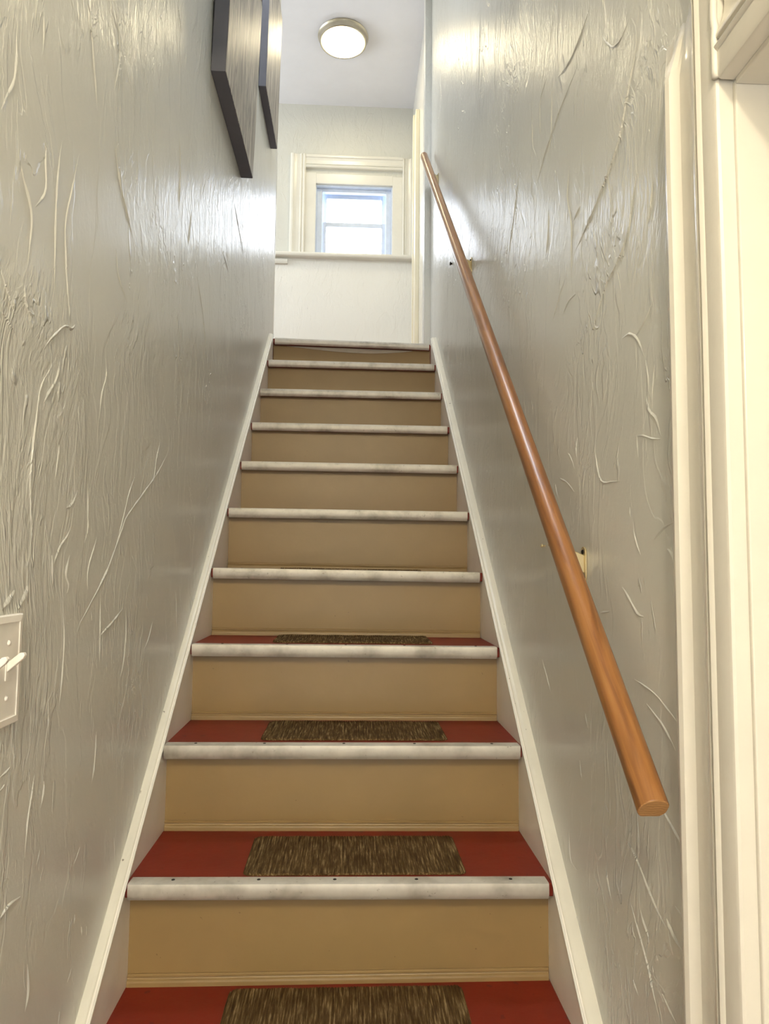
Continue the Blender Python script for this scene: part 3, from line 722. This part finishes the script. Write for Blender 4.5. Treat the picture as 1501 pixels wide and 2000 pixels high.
def stringer(name, xa, xb, sgn):
    """skirt board; xa = face towards the steps, xb = wall; sgn +1 when the steps lie at +x"""
    root_y0, y_end = -0.62, 2.44
    def top(y): return 0.81 * y - 0.002 + 0.035 * max(0, y / 2.4)
    bm = bmesh.new()
    ys = [root_y0 + (y_end - root_y0) * i / 24 for i in range(25)]
    rows = []
    for y in ys:
        rows.append([bm.verts.new((xa, y, top(y) - .45)), bm.verts.new((xa, y, top(y))), bm.verts.new((xb, y, top(y) + .001)), bm.verts.new((xb, y, top(y) - .45))])
    for r0, r1 in zip(rows, rows[1:]):
        for j in range(4):
            bm.faces.new((r0[j], r0[(j + 1) % 4], r1[(j + 1) % 4], r1[j]))
    bm.faces.new(rows[0]); bm.faces.new(rows[-1][::-1])
    for v in bm.verts: v.co.z = max(v.co.z, FLOOR_Z)
    s = obj('stringer', bm, M_string, stair)
    s['label'] = name
    # thick painted top edge
    bm = bmesh.new()
    n = 90
    path = []
    rows = []
    for i in range(n + 1):
        y = root_y0 + (y_end - root_y0) * i / n
        j1 = .0012 * noise.noise((y * 9, xa * 10, 0)); j2 = .0030 * noise.noise((y * 14, xa * 10, 5)) + .0012 * noise.noise((y * 60, xa, 9))
        z = top(y)
        sec = [(xa - .004 * sgn, -.004), (xa - .004 * sgn, .001), (xa - .006 * sgn, .0040), (lerp(xa, xb, .5), .0046 + j1), (xb + .0002 * sgn, .0050 + abs(j2)), (xb - .004 * sgn, .004), (xb - .004 * sgn, -.004)]
        rows.append([bm.verts.new((x, y, z + dz)) for x, dz in sec])
    for r0, r1 in zip(rows, rows[1:]):
        for j in range(len(r0) - 1):
            bm.faces.new((r0[j], r0[j + 1], r1[j + 1], r1[j]))
    obj('stringer_cap', bm, M_cap, s, smooth=True)
    # fine bead along the inner arris
    bm = bmesh.new()
    tube(bm, [(xa + .0012 * sgn, y, top(y) - .0005 + .0005 * noise.noise((y * 12, 3, xa))) for y in [root_y0 + (y_end - root_y0) * i / 60 for i in range(61)]], circ(.0021, 8))
    obj('stringer_bead', bm, M_white, s, smooth=True)
stringer('white painted skirt board on the left wall', -HW - .0008, XL + .0002, 1)
stringer('white painted skirt board on the right wall', HW + .0025, XR - .0002, -1)

# ------------------------------------------------------------------ carpet mats, one to a tread
def mat_mesh(W=0.445, D=0.196, T=0.0055, R=0.016):
    bm = bmesh.new()
    nribs = 74
    nx, ny = nribs * 4, 22
    def half(y):    # half width at depth y with rounded corners
        e = D / 2 - abs(y)
        return W / 2 - (R - math.sqrt(max(0, R * R - (R - e) ** 2)) if e < R else 0)
    grid = []
    for j in range(ny + 1):
        t = j / ny
        y = -D / 2 + D * (0.5 - 0.5 * cos(pi * t))
        h = half(y)
        row = []
        for i in range(nx + 1):
            x0 = -W / 2 + W * i / nx
            x = max(-h, min(h, x0)) + 0.0007 * noise.noise((x0 * 30, y * 30, 0))
            rib = (0, .5, 1, .5)[i % 4]
            z = T * .62 + T * .38 * rib + 0.0012 * noise.noise((x0 * 45, y * 25, 2))
            if j in (0, ny) or abs(x0) >= h: z = 0.0004
            row.append(bm.verts.new((x, y + (0.0012 * noise.noise((x0 * 200, j, 4)) if j in (0, ny) else 0), z)))
        grid.append(row)
    for j in range(ny):
        for i in range(nx):
            bm.faces.new((grid[j][i], grid[j][i + 1], grid[j + 1][i + 1], grid[j + 1][i]))
    bmesh.ops.remove_doubles(bm, verts=bm.verts[:], dist=2e-5)
    return bm
mat0 = obj('stair_mat', mat_mesh(), M_mat)
spots = [(0, 0.012, 0.156, 0.0, 'brown ribbed carpet mat on the lowest visible tread, cut by the picture edge'),
         (1, 0.026, 0.379, 0.010, 'brown ribbed carpet mat on the second tread from the bottom'),
         (2, 0.024, 0.640, 0.0, 'brown ribbed carpet mat on the third tread from the bottom'),
         (3, 0.018, 0.905, 0.006, 'brown ribbed carpet mat seen edge-on on the fourth tread from the bottom'),
         (4, 0.010, 1.158, -0.004, 'brown ribbed carpet mat of which only a sliver shows on the fifth tread')]
for i, (k, x, y, rz, lab) in enumerate(spots):
    m = mat0 if i == 0 else mat0.copy()
    if i: COL.objects.link(m)
    z = lerp(zl(k), zr(k), (x + HW) / (2 * HW)) + 0.0002
    m.location = (x, y, z)
    m.rotation_euler = (0, math.atan((zl(k) - zr(k)) / (2 * HW)), rz)
    tag(m, lab, 'mat', 'ribbed carpet mats on the stair treads')

# ------------------------------------------------------------------ handrail
RX = 0.385
R0 = Vector((RX, -0.292, 0.512)); R1 = Vector((RX, 2.583, 3.094))
rail = empty('handrail', R0)
tag(rail, 'long varnished wooden handrail on metal brackets along the right wall', 'handrail')
dirv = (R1 - R0).normalized()
bm = bmesh.new()
prof_r = []
for i in range(28):
    a = 2 * pi * i / 28
    u, v = 0.0197 * cos(a), 0.0205 * sin(a)
    v = max(v, -0.0165)
    u = max(min(u, 0.0185), -0.0188)
    prof_r.append((u, v))
tube(bm, [R0 + dirv * t * (R1 - R0).length for t in [i / 24 for i in range(25)]], prof_r)
bm.faces.ensure_lookup_table()
railm = obj('rail', bm, [M_rail, M_railend], rail)
for p in railm.data.polygons:
    p.use_smooth = True
    if abs(p.normal.dot(dirv)) > 0.9: p.material_index = 1; p.use_smooth = False
railm.data.set_sharp_from_angle(angle=radians(40))
bv = railm.modifiers.new('bevel', 'BEVEL'); bv.width = 0.0015; bv.segments = 2; bv.limit_method = 'ANGLE'; bv.angle_limit = radians(60)
for by in (0.118, 1.352, 2.375):
    rz_ = R0.z + (by - R0.y) * dirv.z / dirv.y
    z1 = rz_ - 0.022
    bm = bmesh.new()     # folded wall plate with rounded ends
    pl = []
    for i in range(12):
        a = pi * i / 11
        pl.append((by + 0.013 * cos(a), rz_ - .045 + 0.013 * sin(a)))
    for i in range(12):
        a = pi + pi * i / 11
        pl.append((by + 0.013 * cos(a), rz_ - .085 + 0.013 * sin(a)))
    prism(bm, pl, 'x', XR - 0.0035, XR - 0.0002)
    br = obj('bracket', bm, M_brass, rail, bevel=0.0008)
    bm = bmesh.new()     # arm: a pressed triangular web rising to the rail
    arm = [(XR - .003, rz_ - .048), (XR - .022, rz_ - .040), (RX + .010, rz_ - .030), (RX - .012, rz_ - .026), (RX - .012, rz_ - .031), (RX + .008, rz_ - .038), (XR - .003, rz_ - .082)]
    prism(bm, arm, 'y', by - .007, by + .007)
    obj('bracket_arm', bm, M_brass, br, bevel=0.0012)
    bm = bmesh.new()     # saddle under the rail
    sl = dirv.z / dirv.y
    vs = []
    for x in (RX - .012, RX + .012):
        for dy in (-.022, .022):
            for dz in (-.003, 0):
                vs.append(bm.verts.new((x, by + dy, rz_ + sl * dy - .0235 + dz)))
    for f in ((0, 1, 3, 2), (4, 6, 7, 5), (0, 4, 5, 1), (2, 3, 7, 6), (0, 2, 6, 4), (1, 5, 7, 3)):
        bm.faces.new([vs[i] for i in f])
    obj('saddle', bm, M_brass, br)
    for dz in (-.042, -.088):
        bm = bmesh.new(); lathe(bm, [(0, .003), (.003, .0026), (.0048, 0)], 0, 0, 0, 12)
        bmesh.ops.rotate(bm, cent=(0, 0, 0), matrix=Matrix.Rotation(-pi / 2, 3, 'Y'), verts=bm.verts)
        bmesh.ops.translate(bm, vec=(XR - .0035, by, rz_ + dz), verts=bm.verts)
        obj('bracket_screw', bm, M_screw, br, smooth=True)

# old screws left in the right wall beside the rail
for (sy, sz, r, m, lab) in ((0.385, 0.858, .0042, M_brass, 'small brass screw head in the right wall left of the lowest handrail bracket'),
                            (1.867, 2.161, .0085, M_screw, 'small dark screw stub in the right wall left of the middle handrail bracket')):
    bm = bmesh.new(); lathe(bm, [(0, .010), (r * .8, .009), (r, .006), (r * .5, .004), (r * .5, 0)], 0, 0, 0, 14)
    bmesh.ops.rotate(bm, cent=(0, 0, 0), matrix=Matrix.Rotation(-pi / 2, 3, 'Y'), verts=bm.verts)
    o = obj('wall_screw', bm, m, smooth=True)
    o.location = (XR, sy, sz)
    tag(o, lab, 'screw', 'old screws in the right wall')

# ------------------------------------------------------------------ two pictures on the left wall
def picture(y0, y1, z0, z1, xb0, xf0, xb1, xf1, label):
    """box canvas, its top leaning out: xb/xf = back and face at the bottom (0) and top (1)"""
    root = empty('canvas_picture', ((xb0 + xf0) / 2, (y0 + y1) / 2, z0))
    tag(root, label, 'picture', 'plank pictures on the left wall')
    bm = bmesh.new()
    e = 0.0015
    vs = [bm.verts.new(p) for p in ((xb0, y0, z0), (xf0, y0, z0), (xf0, y1, z0), (xb0, y1, z0), (xb1, y0, z1), (xf1, y0, z1), (xf1, y1, z1), (xb1, y1, z1))]
    for f in ((0, 1, 2, 3), (7, 6, 5, 4), (0, 4, 5, 1), (1, 5, 6, 2), (2, 6, 7, 3), (3, 7, 4, 0)):
        bm.faces.new([vs[i] for i in f])
    obj('edge_wrap', bm, M_dark, root, bevel=0.0015)
    bm = bmesh.new()
    t = 0.0012; m = 0.0015
    vs = []
    for dx in (0, t):
        vs += [bm.verts.new(p) for p in ((xf0 + dx, y0 + m, z0 + m), (xf0 + dx, y1 - m, z0 + m), (xf1 + dx, y1 - m, z1 - m), (xf1 + dx, y0 + m, z1 - m))]
    for f in ((0, 1, 2, 3), (7, 6, 5, 4), (0, 4, 5, 1), (1, 5, 6, 2), (2, 6, 7, 3), (3, 7, 4, 0)):
        bm.faces.new([vs[i] for i in f])
    obj('printed_face', bm, M_print, root)
    return root
picture(0.858, 1.445, 2.285, 2.985, -0.4295, -0.386, -0.412, -0.3665, 'dark-edged box canvas printed with grey wood planks, nearer and larger of the two')
picture(1.835, 2.31, 2.935, 3.64, -0.4295, -0.397, -0.418, -0.3855, 'dark-edged box canvas printed with grey wood planks, farther one beside the landing corner')

# ------------------------------------------------------------------ ceiling lamp over the landing
cl = empty('ceiling_lamp', (-0.09, 3.29, CEIL_Z))
tag(cl, 'round flush ceiling lamp with metal ring and glowing white diffuser above the landing', 'lamp')
cx, cy = -0.090, 3.29
bm = bmesh.new()
lathe(bm, [(0, -.001), (.166, -.001), (.168, -.006), (.160, -.014), (.158, -.022), (.156, -.036), (.154, -.042), (.148, -.044), (.144, -.041), (.142, -.034), (0, -.034)], cx, cy, CEIL_Z, 64)
obj('lamp_ring', bm, M_nickel, cl, smooth=True).data.set_sharp_from_angle(angle=radians(50))
bm = bmesh.new()
lathe(bm, [(.1415, -.036), (.140, -.046), (.130, -.053), (.10, -.060), (.05, -.0645), (0, -.066)], cx, cy, CEIL_Z, 64)
obj('diffuser', bm, M_glow, cl, smooth=True)

# ------------------------------------------------------------------ light switch on the left wall
sw = empty('light_switch', (XL, -0.262, 0.67))
tag(sw, 'white double toggle light switch plate on the left wall at the picture edge', 'light switch')
bm = bmesh.new()
Y1, Y0_, Z0_, Z1_ = -0.2025, -0.3225, 0.600, 0.7405
def ring(x, m): return [bm.verts.new((XL + x, y, z)) for y, z in ((Y0_ + m, Z0_ + m), (Y1 - m, Z0_ + m), (Y1 - m, Z1_ - m), (Y0_ + m, Z1_ - m))]
rs = [ring(0, 0), ring(.005, 0), ring(.0065, .0015), ring(.0075, .0095), ring(.0065, .0105), ring(.0062, .012)]
for r0, r1 in zip(rs, rs[1:]):
    for j in range(4): bm.faces.new((r0[j], r0[(j + 1) % 4], r1[(j + 1) % 4], r1[j]))
bm.faces.new(rs[-1])
obj('switch_plate', bm, M_switch, sw)
for gy in (-0.2395, -0.2855):
    bm = bmesh.new(); box(bm, XL + .006, XL + .0075, gy - .006, gy + .006, .658, .684); tg = obj('toggle', bm, M_switch, sw, bevel=0.0005)
    bm = bmesh.new()
    prism(bm, [(XL + .006, .668), (XL + .0265, .686), (XL + .0285, .690), (XL + .0265, .6935), (XL + .022, .693), (XL + .006, .680)], 'y', gy - .004, gy + .004)
    obj('toggle_lever', bm, M_switch, tg, bevel=0.001)
    for sz in (.7052, .6358):
        bm = bmesh.new(); lathe(bm, [(0, .0022), (.0022, .002), (.0036, 0)], 0, 0, 0, 14)
        bmesh.ops.rotate(bm, cent=(0, 0, 0), matrix=Matrix.Rotation(pi / 2, 3, 'Y'), verts=bm.verts)
        bmesh.ops.translate(bm, vec=(XL + .0062, gy, sz), verts=bm.verts)
        obj('plate_screw', bm, M_switch, sw, smooth=True)
